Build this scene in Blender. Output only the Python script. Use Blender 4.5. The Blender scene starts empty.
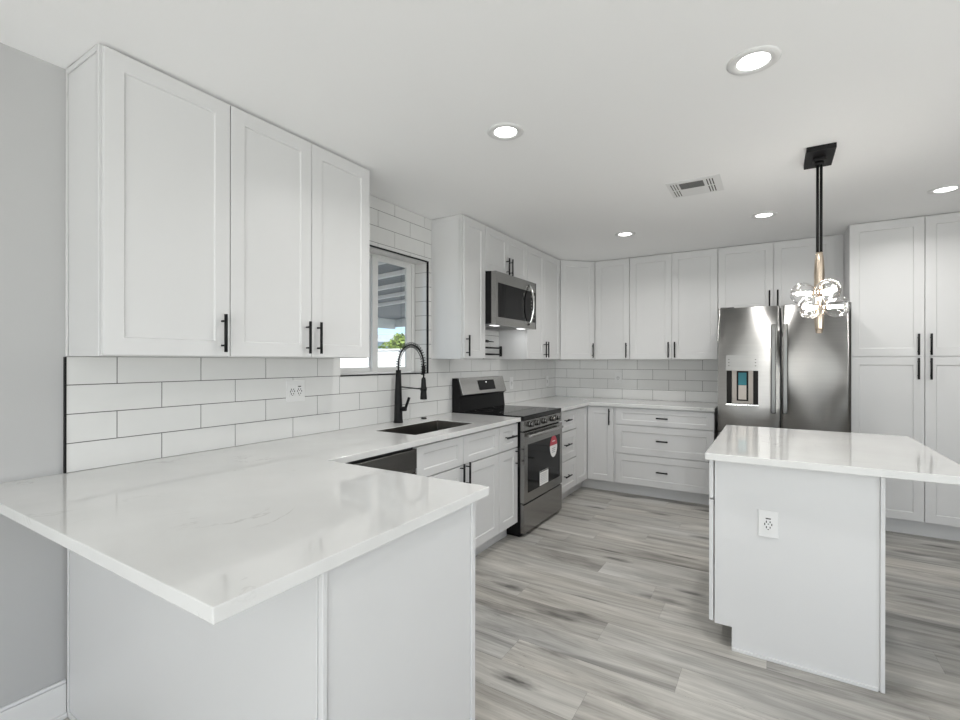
import bpy, bmesh, math, random
from mathutils import Vector, Matrix
random.seed(7)
S = bpy.context.scene
COL = S.collection
PI = math.pi

# ------------------------------------------------------------------ camera
CAMX, CAMZ, YAW = 2.281, 1.3399, 31.6528
cd = bpy.data.cameras.new('camera')
cam = bpy.data.objects.new('camera', cd); COL.objects.link(cam)
cam.matrix_world = (Matrix.Translation((CAMX, 0, CAMZ)) @ Matrix.Rotation(math.radians(YAW), 4, 'Z')
                    @ Matrix.Rotation(PI/2, 4, 'X') @ Matrix.Rotation(math.radians(0.0714), 4, 'Z'))
cd.sensor_fit = 'HORIZONTAL'; cd.sensor_width = 36.0
cd.lens = 36.0*476.84/960.0
cd.shift_y = 0.89/960.0
cd.clip_start = 0.05; cd.clip_end = 200
S.camera = cam

# ------------------------------------------------------------------ world, sun, large lights, exposure
W = bpy.data.worlds.new('world'); S.world = W; W.use_nodes = True
wn = W.node_tree; wn.nodes.clear()
sky = wn.nodes.new('ShaderNodeTexSky'); sky.sky_type = 'HOSEK_WILKIE'
sky.sun_direction = Vector((0.35, -0.55, 0.75)).normalized(); sky.turbidity = 2.2; sky.ground_albedo = 0.5
bg = wn.nodes.new('ShaderNodeBackground'); bg.inputs[1].default_value = 5.5
wo = wn.nodes.new('ShaderNodeOutputWorld')
wn.links.new(sky.outputs[0], bg.inputs[0]); wn.links.new(bg.outputs[0], wo.inputs[0])

def light(name, kind, loc, direction, energy, color=(1, 1, 1), size=1.0, size_y=None, parent=None, spread=None, angle=None):
    l = bpy.data.lights.new(name, kind); l.energy = energy; l.color = color
    if kind == 'AREA':
        if size_y: l.shape = 'RECTANGLE'; l.size = size; l.size_y = size_y
        else: l.shape = 'DISK'; l.size = size
        if spread: l.spread = math.radians(spread)
    elif kind == 'SUN': l.angle = math.radians(angle or 0.5)
    elif kind in ('POINT', 'SPOT'): l.shadow_soft_size = size
    o = bpy.data.objects.new(name, l); COL.objects.link(o)
    o.location = loc
    o.rotation_euler = Vector(direction).to_track_quat('-Z', 'Y').to_euler()
    if parent: o.parent = parent
    return o

light('sun', 'SUN', (6, -8, 10), (-0.45, 0.55, -0.75), 9.0, (1, .97, .92), angle=1.0)
# added fill lights at unseen openings behind and beside the camera, tilted up
light('fill_rear', 'AREA', (2.6, -3.44, 1.08), (0, 1, 0.95), 136, (1, .985, .965), 2.9, 2.0)
light('fill_side', 'AREA', (5.34, 0.2, 1.25), (-1, -0.1, 1.3), 70, (1, .985, .965), 2.6, 1.7)
S.view_settings.view_transform = 'Standard'; S.view_settings.look = 'None'
S.view_settings.exposure = 0.0; S.view_settings.gamma = 1.0
S.view_settings.use_curve_mapping = False
S.cycles.use_denoising = True
S.cycles.max_bounces = 12; S.cycles.diffuse_bounces = 6; S.cycles.glossy_bounces = 5; S.cycles.transparent_max_bounces = 24
S.cycles.caustics_reflective = False; S.cycles.caustics_refractive = False
S.cycles.sample_clamp_indirect = 6

# ------------------------------------------------------------------ materials
def mat(name, color, rough=0.5, metal=0.0, spec=0.5, coat=0.0, emis=None, estr=0.0, bump=None, noise=None, aniso=0, rot=0):
    m = bpy.data.materials.new(name); m.use_nodes = True
    nt = m.node_tree; b = nt.nodes['Principled BSDF']
    b.inputs['Base Color'].default_value = (*color, 1)
    b.inputs['Roughness'].default_value = rough
    b.inputs['Metallic'].default_value = metal
    b.inputs['Specular IOR Level'].default_value = spec
    b.inputs['Coat Weight'].default_value = coat
    if emis:
        b.inputs['Emission Color'].default_value = (*emis, 1); b.inputs['Emission Strength'].default_value = estr
    if noise or bump:
        tc = nt.nodes.new('ShaderNodeTexCoord')
    if noise:                                        # slight tone variation (scale xyz, amount)
        sc, amt = noise
        mp = nt.nodes.new('ShaderNodeMapping'); mp.inputs['Scale'].default_value = sc
        n = nt.nodes.new('ShaderNodeTexNoise'); n.inputs['Scale'].default_value = 1; n.inputs['Detail'].default_value = 4
        r = nt.nodes.new('ShaderNodeValToRGB')
        r.color_ramp.elements[0].position = .3; r.color_ramp.elements[1].position = .7
        r.color_ramp.elements[0].color = (*[c*(1-amt) for c in color], 1)
        r.color_ramp.elements[1].color = (*[min(1, c*(1+amt)) for c in color], 1)
        nt.links.new(tc.outputs['Object'], mp.inputs[0]); nt.links.new(mp.outputs[0], n.inputs['Vector'])
        nt.links.new(n.outputs['Fac'], r.inputs[0]); nt.links.new(r.outputs[0], b.inputs['Base Color'])
    if bump:                                         # (scale xyz, strength, distance)
        sc, st, di = bump
        mp = nt.nodes.new('ShaderNodeMapping'); mp.inputs['Scale'].default_value = sc
        n = nt.nodes.new('ShaderNodeTexNoise'); n.inputs['Scale'].default_value = 1; n.inputs['Detail'].default_value = 3
        bp = nt.nodes.new('ShaderNodeBump'); bp.inputs['Strength'].default_value = st; bp.inputs['Distance'].default_value = di
        nt.links.new(tc.outputs['Object'], mp.inputs[0]); nt.links.new(mp.outputs[0], n.inputs['Vector'])
        nt.links.new(n.outputs['Fac'], bp.inputs['Height']); nt.links.new(bp.outputs[0], b.inputs['Normal'])
    if aniso:
        b.inputs['Anisotropic'].default_value = aniso; b.inputs['Anisotropic Rotation'].default_value = rot
        tg = nt.nodes.new('ShaderNodeTangent'); tg.direction_type = 'RADIAL'; tg.axis = 'Z'
        nt.links.new(tg.outputs[0], b.inputs['Tangent'])
    return m

def glass_mat(name, tint=(1, 1, 1), base=0.04, edge=0.6, rough=0.0):
    m = bpy.data.materials.new(name); m.use_nodes = True
    nt = m.node_tree; nt.nodes.clear()
    t = nt.nodes.new('ShaderNodeBsdfTransparent'); t.inputs[0].default_value = (*tint, 1)
    g = nt.nodes.new('ShaderNodeBsdfGlossy'); g.inputs['Roughness'].default_value = rough
    lw = nt.nodes.new('ShaderNodeLayerWeight'); lw.inputs[0].default_value = edge
    mr = nt.nodes.new('ShaderNodeMapRange'); mr.inputs['To Min'].default_value = base; mr.inputs['To Max'].default_value = 1
    pw = nt.nodes.new('ShaderNodeMath'); pw.operation = 'POWER'; pw.inputs[1].default_value = 1.9
    mx = nt.nodes.new('ShaderNodeMixShader'); o = nt.nodes.new('ShaderNodeOutputMaterial')
    nt.links.new(lw.outputs['Facing'], pw.inputs[0]); nt.links.new(pw.outputs[0], mr.inputs[0])
    nt.links.new(mr.outputs[0], mx.inputs[0]); nt.links.new(t.outputs[0], mx.inputs[1]); nt.links.new(g.outputs[0], mx.inputs[2])
    nt.links.new(mx.outputs[0], o.inputs[0])
    return m

M = {}
M['cab'] = mat('cabinet_white', (.645, .645, .645), .38, noise=((3, 3, 3), .01))
M['gap'] = mat('dark_gap', (.05, .05, .05), .8)
M['wall'] = mat('wall_paint', (.455, .455, .455), .75, bump=((170, 170, 170), .12, .002))
M['ceil'] = mat('ceiling_paint', (.90, .90, .90), .85, bump=((150, 150, 150), .25, .002))
M['trim'] = mat('trim_white', (.71, .71, .71), .4)
M['tile'] = mat('white_tile', (.69, .69, .68), .10, spec=.5, noise=((9, 9, 9), .012))
M['grout'] = mat('grey_grout', (.10, .098, .095), .9)
M['black'] = mat('black_metal', (.007, .007, .0075), .45, spec=.22)
M['blackgloss'] = mat('black_glass', (.006, .006, .0065), .05, spec=.16)
M['steel'] = mat('brushed_steel', (.47, .465, .455), .27, 1.0, bump=((2, 2, 240), .05, .001), aniso=.75, noise=((1.5, 1.5, 60), .04))
M['rsteel'] = mat('range_steel', (.34, .335, .325), .25, 1.0, aniso=.7, noise=((1.5, 1.5, 60), .04))
M['fsteel'] = mat('fridge_steel', (.37, .365, .355), .38, 1.0, aniso=1.0, rot=.25, noise=((1.5, 1.5, 60), .03))
M['dsteel'] = mat('dark_steel', (.20, .197, .192), .25, 1.0, noise=((2, 2, 80), .05))
M['hsteel'] = mat('handle_steel', (.10, .10, .098), .3, 1.0)
M['chrome'] = mat('polished_steel', (.70, .70, .69), .12, 1.0)
M['sink'] = mat('sink_steel', (.20, .19, .175), .32, 1.0, noise=((60, 2, 2), .05))
M['fside'] = mat('fridge_side', (.09, .09, .09), .5)
M['seam'] = mat('plank_seam', (.16, .15, .145), .7)
M['brass'] = mat('brushed_brass', (.66, .55, .44), .25, 1.0)
M['plastic'] = mat('white_plastic', (.72, .72, .715), .35)
M['slot'] = mat('outlet_slot', (.02, .02, .02), .6)
M['lens'] = mat('lamp_lens', (1, 1, 1), .5, emis=(1, .99, .97), estr=7)
M['led'] = mat('led_bar', (1, 1, 1), .5, emis=(1, .95, .88), estr=85)
M['tasklamp'] = mat('task_lamp', (1, 1, 1), .5, emis=(1, 1, 1), estr=2)
M['globe'] = glass_mat('clear_globe', (1, 1, 1), .05, .55)
M['pane'] = glass_mat('window_pane', (.97, .985, .98), .03, .3)
M['grey'] = mat('grey_plastic', (.25, .25, .25), .5)
M['teal'] = mat('teal_film', (.01, .17, .21), .5)
M['taupe'] = mat('dispenser_taupe', (.32, .29, .26), .4, .6)
M['dark'] = mat('dark_recess', (.012, .011, .010), .6, spec=.2)
M['red'] = mat('red_sticker', (.55, .06, .09), .5)
M['paper'] = mat('white_paper', (.85, .85, .84), .7)
M['ink'] = mat('grey_print', (.35, .36, .38), .7)
M['vent'] = mat('vent_white', (.78, .78, .78), .5)
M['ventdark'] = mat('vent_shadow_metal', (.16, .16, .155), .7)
M['stucco'] = mat('white_stucco', (.82, .81, .79), .9, bump=((30, 30, 30), .3, .01))
M['patioceil'] = mat('patio_grey_boards', (.20, .22, .24), .7, noise=((1, 12, 1), .1))
M['white'] = mat('patio_white', (.85, .86, .87), .6)
M['bluehouse'] = mat('pale_blue_siding', (.45, .58, .68), .7)
M['leaf'] = mat('bush_leaf', (.20, .27, .05), .6, noise=((6, 6, 6), .4))
M['ground'] = mat('ground_gravel', (.55, .50, .44), .9, noise=((8, 8, 8), .15))
M['roof'] = mat('roof_tile', (.40, .42, .45), .8)

def quartz():
    m = bpy.data.materials.new('white_quartz'); m.use_nodes = True
    nt = m.node_tree; b = nt.nodes['Principled BSDF']; N = nt.nodes.new; L = nt.links.new
    b.inputs['Roughness'].default_value = .045; b.inputs['Specular IOR Level'].default_value = .55
    tc = N('ShaderNodeTexCoord')
    n0 = N('ShaderNodeTexNoise'); n0.inputs['Scale'].default_value = 1.6; n0.inputs['Detail'].default_value = 8; n0.inputs['Roughness'].default_value = .62; n0.inputs['Distortion'].default_value = 1.1
    L(tc.outputs['Object'], n0.inputs['Vector'])
    s = N('ShaderNodeMath'); s.operation = 'SUBTRACT'; s.inputs[1].default_value = .5; L(n0.outputs['Fac'], s.inputs[0])
    a = N('ShaderNodeMath'); a.operation = 'ABSOLUTE'; L(s.outputs[0], a.inputs[0])
    r = N('ShaderNodeMapRange'); r.inputs['From Min'].default_value = 0; r.inputs['From Max'].default_value = .010; r.inputs['To Min'].default_value = 1; r.inputs['To Max'].default_value = 0
    L(a.outputs[0], r.inputs[0])
    n1 = N('ShaderNodeTexNoise'); n1.inputs['Scale'].default_value = 3.3; n1.inputs['Detail'].default_value = 2
    mp = N('ShaderNodeMapping'); mp.inputs['Location'].default_value = (3, 5, 1); L(tc.outputs['Object'], mp.inputs[0]); L(mp.outputs[0], n1.inputs['Vector'])
    r1 = N('ShaderNodeMapRange'); r1.inputs['From Min'].default_value = .52; r1.inputs['From Max'].default_value = .68; L(n1.outputs['Fac'], r1.inputs[0])
    mu = N('ShaderNodeMath'); mu.operation = 'MULTIPLY'; L(r.outputs[0], mu.inputs[0]); L(r1.outputs[0], mu.inputs[1])
    mu2 = N('ShaderNodeMath'); mu2.operation = 'MULTIPLY'; mu2.inputs[1].default_value = .42; L(mu.outputs[0], mu2.inputs[0])
    n2 = N('ShaderNodeTexNoise'); n2.inputs['Scale'].default_value = 4; n2.inputs['Detail'].default_value = 5; L(tc.outputs['Object'], n2.inputs['Vector'])
    cr = N('ShaderNodeValToRGB'); cr.color_ramp.elements[0].position = .35; cr.color_ramp.elements[1].position = .65
    cr.color_ramp.elements[0].color = (.665, .665, .655, 1); cr.color_ramp.elements[1].color = (.705, .705, .695, 1); L(n2.outputs['Fac'], cr.inputs[0])
    mx = N('ShaderNodeMix'); mx.data_type = 'RGBA'; L(mu2.outputs[0], mx.inputs[0]); L(cr.outputs[0], mx.inputs[6]); mx.inputs[7].default_value = (.28, .26, .25, 1)
    L(mx.outputs[2], b.inputs['Base Color'])
    return m
M['quartz'] = quartz()

def floor_mat():
    m = bpy.data.materials.new('grey_vinyl_plank'); m.use_nodes = True
    nt = m.node_tree; b = nt.nodes['Principled BSDF']; N = nt.nodes.new; L = nt.links.new
    b.inputs['Roughness'].default_value = .42; b.inputs['Specular IOR Level'].default_value = .35
    tc = N('ShaderNodeTexCoord'); at = N('ShaderNodeAttribute'); at.attribute_name = 'plank'
    sep = N('ShaderNodeSeparateColor'); L(at.outputs['Color'], sep.inputs[0])
    off = N('ShaderNodeVectorMath'); off.operation = 'SCALE'; off.inputs['Scale'].default_value = 40; L(at.outputs['Vector'], off.inputs[0])
    add = N('ShaderNodeVectorMath'); add.operation = 'ADD'; L(tc.outputs['Object'], add.inputs[0]); L(off.outputs[0], add.inputs[1])
    def noise(sc, detail, rough=.5, dist=0.0):
        mp = N('ShaderNodeMapping'); mp.inputs['Scale'].default_value = sc; L(add.outputs[0], mp.inputs[0])
        n = N('ShaderNodeTexNoise'); n.inputs['Scale'].default_value = 1; n.inputs['Detail'].default_value = detail
        n.inputs['Roughness'].default_value = rough; n.inputs['Distortion'].default_value = dist
        L(mp.outputs[0], n.inputs['Vector']); return n.outputs['Fac']
    def rng(v, a, bb, c, d):
        r = N('ShaderNodeMapRange'); L(v, r.inputs[0])
        for k, x in zip(('From Min', 'From Max', 'To Min', 'To Max'), (a, bb, c, d)): r.inputs[k].default_value = x
        return r.outputs[0]
    def mth(op, x, y):
        q = N('ShaderNodeMath'); q.operation = op
        for i, v in enumerate((x, y)):
            if isinstance(v, (int, float)): q.inputs[i].default_value = v
            else: L(v, q.inputs[i])
        return q.outputs[0]
    broad = noise((.85, 7.5, 1), 5, .62, 1.1)
    fine = noise((3.5, 95, 1), 4, .6)
    band = noise((.7, 16, 1), 3, .5, .3)
    v = mth('ADD', rng(broad, .3, .7, -.20, .13), rng(fine, .3, .7, -.05, .05))
    v = mth('ADD', v, rng(band, .35, .65, -.045, .035))
    v = mth('ADD', v, rng(sep.outputs[0], 0, 1, -.05, .05))
    v = mth('ADD', v, .415)
    # knots: sparse stretched cells, broken up by noise
    mp = N('ShaderNodeMapping'); mp.inputs['Scale'].default_value = (1.5, 5.5, 1); L(add.outputs[0], mp.inputs[0])
    nd = N('ShaderNodeTexNoise'); nd.inputs['Scale'].default_value = 9; nd.inputs['Detail'].default_value = 3; L(mp.outputs[0], nd.inputs['Vector'])
    dv = N('ShaderNodeVectorMath'); dv.operation = 'SCALE'; dv.inputs['Scale'].default_value = .22; L(nd.outputs['Color'], dv.inputs[0])
    av = N('ShaderNodeVectorMath'); av.operation = 'ADD'; L(mp.outputs[0], av.inputs[0]); L(dv.outputs[0], av.inputs[1])
    vo = N('ShaderNodeTexVoronoi'); vo.voronoi_dimensions = '2D'; vo.inputs['Scale'].default_value = 1; L(av.outputs[0], vo.inputs['Vector'])
    kn = rng(vo.outputs['Distance'], .03, .20, 1, 0)
    vs = N('ShaderNodeSeparateColor'); L(vo.outputs['Color'], vs.inputs[0])
    kn = mth('MULTIPLY', kn, rng(vs.outputs[0], .45, .62, 0, 1))
    kn = mth('MULTIPLY', kn, rng(fine, .3, .6, .45, 1))
    v = mth('MULTIPLY', v, mth('SUBTRACT', 1, mth('MULTIPLY', kn, .85)))
    # thin dark cracks along the grain
    ck = noise((1.6, 34, 1), 3, .5, 1.2)
    ca = mth('ABSOLUTE', mth('SUBTRACT', ck, .5), 0)
    cm = mth('MULTIPLY', rng(ca, 0, .012, 1, 0), rng(noise((2.2, 7, 1), 2), .55, .68, 0, .4))
    v = mth('MULTIPLY', v, mth('SUBTRACT', 1, cm))
    cmb = N('ShaderNodeCombineColor')
    wv = mth('MULTIPLY', rng(noise((.5, 1.3, 1), 2), .35, .65, 0, 1), 1)
    L(mth('MULTIPLY', v, rng(wv, 0, 1, 1.0, 1.035)), cmb.inputs[0]); L(mth('MULTIPLY', v, .985), cmb.inputs[1]); L(mth('MULTIPLY', v, rng(wv, 0, 1, .94, .90)), cmb.inputs[2])
    L(cmb.outputs[0], b.inputs['Base Color'])
    bp = N('ShaderNodeBump'); bp.inputs['Strength'].default_value = .12; bp.inputs['Distance'].default_value = .002
    L(fine, bp.inputs['Height']); L(bp.outputs[0], b.inputs['Normal'])
    return m
M['floor'] = floor_mat()

# ------------------------------------------------------------------ mesh helpers
class MB:
    def __init__(s): s.v = []; s.f = []; s.m = []; s.sm = []
    def add(s, vs, fs, m=0, smooth=False, T=None):
        b = len(s.v)
        s.v += [tuple(T @ Vector(p)) if T else tuple(p) for p in vs]
        for f in fs: s.f.append([b+i for i in f]); s.m.append(m); s.sm.append(smooth)
        return s
    def box(s, x0, x1, y0, y1, z0, z1, m=0, T=None):
        return s.add([(x0,y0,z0),(x1,y0,z0),(x1,y1,z0),(x0,y1,z0),(x0,y0,z1),(x1,y0,z1),(x1,y1,z1),(x0,y1,z1)],
                     [(0,3,2,1),(4,5,6,7),(0,1,5,4),(1,2,6,5),(2,3,7,6),(3,0,4,7)], m, False, T)
    def prism(s, poly, z0, z1, m=0, T=None):
        n = len(poly); a = sum(poly[i][0]*poly[(i+1)%n][1]-poly[(i+1)%n][0]*poly[i][1] for i in range(n))
        if a < 0: poly = poly[::-1]
        vs = [(x, y, z0) for x, y in poly]+[(x, y, z1) for x, y in poly]
        fs = [list(range(n))[::-1], list(range(n, 2*n))]+[(i, (i+1)%n, n+(i+1)%n, n+i) for i in range(n)]
        return s.add(vs, fs, m, False, T)
    def cyl(s, p0, p1, r0, r1=None, n=20, m=0, smooth=True, T=None):
        r1 = r0 if r1 is None else r1
        p0, p1 = Vector(p0), Vector(p1); d = (p1-p0).normalized()
        u = d.orthogonal().normalized(); w = d.cross(u)
        vs = []
        for p, r in ((p0, r0), (p1, r1)):
            for i in range(n):
                a = 2*PI*i/n; vs.append(p+u*math.cos(a)*r+w*math.sin(a)*r)
        s.add(vs, [(i, (i+1)%n, n+(i+1)%n, n+i) for i in range(n)], m, smooth, T)
        return s.add(vs, [list(range(n))[::-1], list(range(n, 2*n))], m, False, T)
    def tube(s, pts, r, n=10, m=0, T=None):
        pts = [Vector(p) for p in pts]; rs = r if isinstance(r, (list, tuple)) else [r]*len(pts)
        vs = []; u = None
        for i, p in enumerate(pts):
            d = (pts[min(i+1, len(pts)-1)]-pts[max(i-1, 0)]).normalized()
            u = d.orthogonal().normalized() if u is None else (u-d*u.dot(d)).normalized()
            w = d.cross(u)
            for k in range(n):
                a = 2*PI*k/n; vs.append(p+(u*math.cos(a)+w*math.sin(a))*rs[i])
        fs = []
        for i in range(len(pts)-1):
            for k in range(n): fs.append((i*n+k, i*n+(k+1)%n, (i+1)*n+(k+1)%n, (i+1)*n+k))
        s.add(vs, fs, m, True, T)
        e = (len(pts)-1)*n
        return s.add(vs, [list(range(n))[::-1], [e+k for k in range(n)]], m, False, T)
    def lathe(s, prof, c=(0, 0, 0), n=32, m=0, smooth=True, T=None):     # prof: (r, z) pairs about the z axis
        vs = []
        for r, z in prof:
            for k in range(n):
                a = 2*PI*k/n; vs.append((c[0]+r*math.cos(a), c[1]+r*math.sin(a), c[2]+z))
        fs = []
        for i in range(len(prof)-1):
            for k in range(n): fs.append((i*n+k, i*n+(k+1)%n, (i+1)*n+(k+1)%n, (i+1)*n+k))
        return s.add(vs, fs, m, smooth, T)
    def sphere(s, c, r, n=24, rings=14, m=0):
        prof = [(max(1e-4, r*math.sin(PI*i/rings)), -r*math.cos(PI*i/rings)) for i in range(rings+1)]
        return s.lathe(prof, c, n, m)
    def slab(s, xs, ys, keep, z0, z1, m=0):          # one watertight slab made of kept grid cells
        xs = sorted(xs); ys = sorted(ys); nx, ny = len(xs)-1, len(ys)-1
        k = lambda i, j: 0 <= i < nx and 0 <= j < ny and keep((xs[i]+xs[i+1])/2, (ys[j]+ys[j+1])/2)
        for i in range(nx):
            for j in range(ny):
                if not k(i, j): continue
                a, b, c, d = xs[i], xs[i+1], ys[j], ys[j+1]
                s.add([(a,c,z1),(b,c,z1),(b,d,z1),(a,d,z1)], [(0,1,2,3)], m)
                s.add([(a,c,z0),(b,c,z0),(b,d,z0),(a,d,z0)], [(3,2,1,0)], m)
                if not k(i-1, j): s.add([(a,c,z0),(a,c,z1),(a,d,z1),(a,d,z0)], [(0,1,2,3)], m)
                if not k(i+1, j): s.add([(b,c,z0),(b,c,z1),(b,d,z1),(b,d,z0)], [(3,2,1,0)], m)
                if not k(i, j-1): s.add([(a,c,z0),(b,c,z0),(b,c,z1),(a,c,z1)], [(0,1,2,3)], m)
                if not k(i, j+1): s.add([(a,d,z0),(b,d,z0),(b,d,z1),(a,d,z1)], [(3,2,1,0)], m)
        return s
    def build(s, name, mats, parent=None, bevel=0, seg=2, weld=False, loc=None, rotz=0):
        me = bpy.data.meshes.new(name); me.from_pydata(s.v, [], s.f)
        for mm in (mats if isinstance(mats, (list, tuple)) else [mats]): me.materials.append(M[mm])
        for p, mi, sm in zip(me.polygons, s.m, s.sm): p.material_index = mi; p.use_smooth = sm
        bm = bmesh.new(); bm.from_mesh(me)
        if weld: bmesh.ops.remove_doubles(bm, verts=bm.verts, dist=1e-5)
        else: bmesh.ops.remove_doubles(bm, verts=bm.verts, dist=1e-6)
        bmesh.ops.recalc_face_normals(bm, faces=bm.faces)
        bm.to_mesh(me); bm.free(); me.update()
        o = bpy.data.objects.new(name, me); COL.objects.link(o)
        if parent: o.parent = parent
        if loc: o.location = loc
        if rotz: o.rotation_euler = (0, 0, rotz)
        if bevel:
            b = o.modifiers.new('bevel', 'BEVEL'); b.width = bevel; b.segments = seg; b.limit_method = 'ANGLE'; b.angle_limit = math.radians(50)
            b.harden_normals = False
        return o

def thing(name, label, cat, loc=(0, 0, 0), rotz=0, group=None):
    o = bpy.data.objects.new(name, None); COL.objects.link(o); o.empty_display_size = .1
    o.location = loc; o.rotation_euler = (0, 0, rotz); o['label'] = label; o['category'] = cat
    if group: o['group'] = group
    return o
def tag(o, label, cat, group=None, kind=None):
    o['label'] = label; o['category'] = cat
    if group: o['group'] = group
    if kind: o['kind'] = kind
    return o
def struct(o, label=None):
    o['kind'] = 'structure'
    if label: o['label'] = label; 
    return o
def copy_tree(o, parent=None):
    c = o.copy(); COL.objects.link(c)
    if parent: c.parent = parent
    for ch in list(o.children): copy_tree(ch, c)
    return c

# ------------------------------------------------------------------ measures
H = 2.44; ZC = .914; ZU = 1.355; YB = 5.4447; XR = 5.4; YR = -3.5
WY0, WY1, WZ0, WZ1 = 2.047, 2.922, 1.243, 2.105          # window opening
FX = .632

# ------------------------------------------------------------------ the room
def build_floor():
    b = MB(); me_cols = []
    rnd = random.Random(11)
    known = {0: 1.56, 1: 1.035, -3: 1.64, 2: .55, 3: 1.688, 4: 1.33, -1: .72, -2: 1.24, -4: 1.05}
    w = .183; L = 1.22; g = .0004
    y0 = 2.238; k0 = int((YR-y0)/w)-1; k1 = int((YB-y0)/w)+1
    for k in range(k0, k1+1):
        ya, yb = max(YR, y0+k*w), min(YB, y0+(k+1)*w)
        if yb <= ya+.002: continue
        off = known.get(k, rnd.uniform(0, L)); x = off-math.ceil((off+.01)/L)*L
        while x < XR:
            xa, xb = max(0, x), min(XR, x+L)
            if xb-xa > .004:
                c = (rnd.random(), rnd.random(), rnd.random())
                b.add([(xa+g, ya+g, 0), (xb-g, ya+g, 0), (xb-g, yb-g, 0), (xa+g, yb-g, 0)], [(0, 1, 2, 3)], 0)
                me_cols.append(c)
            x += L
    n = len(me_cols)
    b.add([(0, YR, -.0012), (XR, YR, -.0012), (XR, YB, -.0012), (0, YB, -.0012)], [(0, 1, 2, 3)], 1)
    b.box(0, XR, YR, YB, -.12, -.0015, 1)
    me = bpy.data.meshes.new('floor'); me.from_pydata(b.v, [], b.f)
    me.materials.append(M['floor']); me.materials.append(M['seam'])
    for p, mi in zip(me.polygons, b.m): p.material_index = mi
    at = me.attributes.new('plank', 'FLOAT_COLOR', 'FACE')
    for i in range(len(me.polygons)):
        at.data[i].color = (*(me_cols[i] if i < n else (0, 0, 0)), 1)
    o = bpy.data.objects.new('floor', me); COL.objects.link(o); struct(o)
build_floor()

struct(MB().box(-.2, XR+.2, YR-.2, YB+.2, H, H+.12).build('ceiling', 'ceil'))
wl = MB()
wl.box(-.16, 0, YR-.16, WY0, 0, H); wl.box(-.16, 0, WY1, YB+.16, 0, H)
wl.box(-.16, 0, WY0, WY1, 0, WZ0); wl.box(-.16, 0, WY0, WY1, WZ1, H)
struct(wl.build('wall_left', 'wall'))
struct(MB().box(0, XR, YB, YB+.16, 0, H).build('wall_back', 'wall'))
RW = (1.15, 4.05, .02, 2.12)      # unseen rear sliding-door opening, added to bring in fill light
wr = MB(); wr.box(0, RW[0], YR-.16, YR, 0, H); wr.box(RW[1], XR, YR-.16, YR, 0, H); wr.box(RW[0], RW[1], YR-.16, YR, RW[3], H)
struct(wr.build('wall_front', 'wall'))
SW = (-1.1, 1.5, .4, 2.1)  # unseen right-wall window opening, added along with the side fill light
ws = MB(); ws.box(XR, XR+.16, YR-.16, SW[0], 0, H); ws.box(XR, XR+.16, SW[1], YB+.16, 0, H)
ws.box(XR, XR+.16, SW[0], SW[1], 0, SW[2]); ws.box(XR, XR+.16, SW[0], SW[1], SW[3], H)
struct(ws.build('wall_right', 'wall'))
d = struct(MB().box(RW[0]+.01, RW[1]-.01, YR-.10, YR-.05, RW[2], .08).box(RW[0]+.01, RW[1]-.01, YR-.10, YR-.05, 2.05, 2.11)
       .box(RW[0]+.01, RW[0]+.08, YR-.10, YR-.05, .08, 2.05).box(RW[1]-.08, RW[1]-.01, YR-.10, YR-.05, .08, 2.05)
       .box(2.57, 2.63, YR-.10, YR-.05, .08, 2.05).build('door_1', 'trim'))
MB().box(RW[0]+.09, RW[1]-.09, YR-.078, YR-.073, .085, 2.045).build('door_pane', 'pane', d)
d = struct(MB().box(XR+.05, XR+.10, SW[0]+.01, SW[1]-.01, SW[2]+.01, SW[2]+.07).box(XR+.05, XR+.10, SW[0]+.01, SW[1]-.01, SW[3]-.07, SW[3]-.01)
       .box(XR+.05, XR+.10, SW[0]+.01, SW[0]+.07, SW[2]+.07, SW[3]-.07).box(XR+.05, XR+.10, SW[1]-.07, SW[1]-.01, SW[2]+.07, SW[3]-.07)
       .box(XR+.05, XR+.10, .17, .23, SW[2]+.07, SW[3]-.07).build('window_2', 'trim'))
MB().box(XR+.072, XR+.078, SW[0]+.08, SW[1]-.08, SW[2]+.08, SW[3]-.08).build('window_pane', 'pane', d)
bb = MB(); bb.box(.0005, .016, YR+.02, .7125, 0, .125); bb.box(.0005, .012, YR+.02, .7125, .125, .138); bb.box(.016, .028, YR+.02, .7125, 0, .018)
struct(bb.build('baseboard_left', 'trim', bevel=.003))
bb = MB(); bb.box(3.72, XR-.001, YB-.016, YB-.0005, 0, .138)
struct(bb.build('baseboard_back', 'trim', bevel=.003))

# kitchen window with a fixed and a sliding sash, set back in the tiled opening
X0w, X1w = -.155, -.112
wf = MB()
wf.box(X0w, X1w, WY0+.012, WY0+.05, WZ0+.012, WZ1-.012); wf.box(X0w, X1w, WY1-.05, WY1-.012, WZ0+.012, WZ1-.012)
wf.box(X0w, X1w, WY0+.05, WY1-.05, WZ0+.012, WZ0+.024); wf.box(X0w, X1w, WY0+.05, WY1-.05, WZ1-.026, WZ1-.012)
wo_ = struct(wf.build('window_1', 'plastic', bevel=.003), 'white sliding kitchen window above the sink')
def sash(name, y0, y1, xa, xb, st):
    s = MB(); z0, z1 = WZ0+.0245, WZ1-.0265; rl = .026
    s.box(xa, xb, y0, y0+st, z0, z1); s.box(xa, xb, y1-st, y1, z0, z1)
    s.box(xa, xb, y0+st, y1-st, z0, z0+rl); s.box(xa, xb, y0+st, y1-st, z1-rl, z1)
    o = s.build(name, 'plastic', wo_, bevel=.003)
    MB().box((xa+xb)/2-.002, (xa+xb)/2+.002, y0+st, y1-st, z0+rl, z1-rl).build('window_pane', 'pane', o)
sash('window_sash', WY0+.052, 2.49, -.153, -.137, .04)
sash('window_sash', 2.452, WY1-.052, -.134, -.116, .054)

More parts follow.
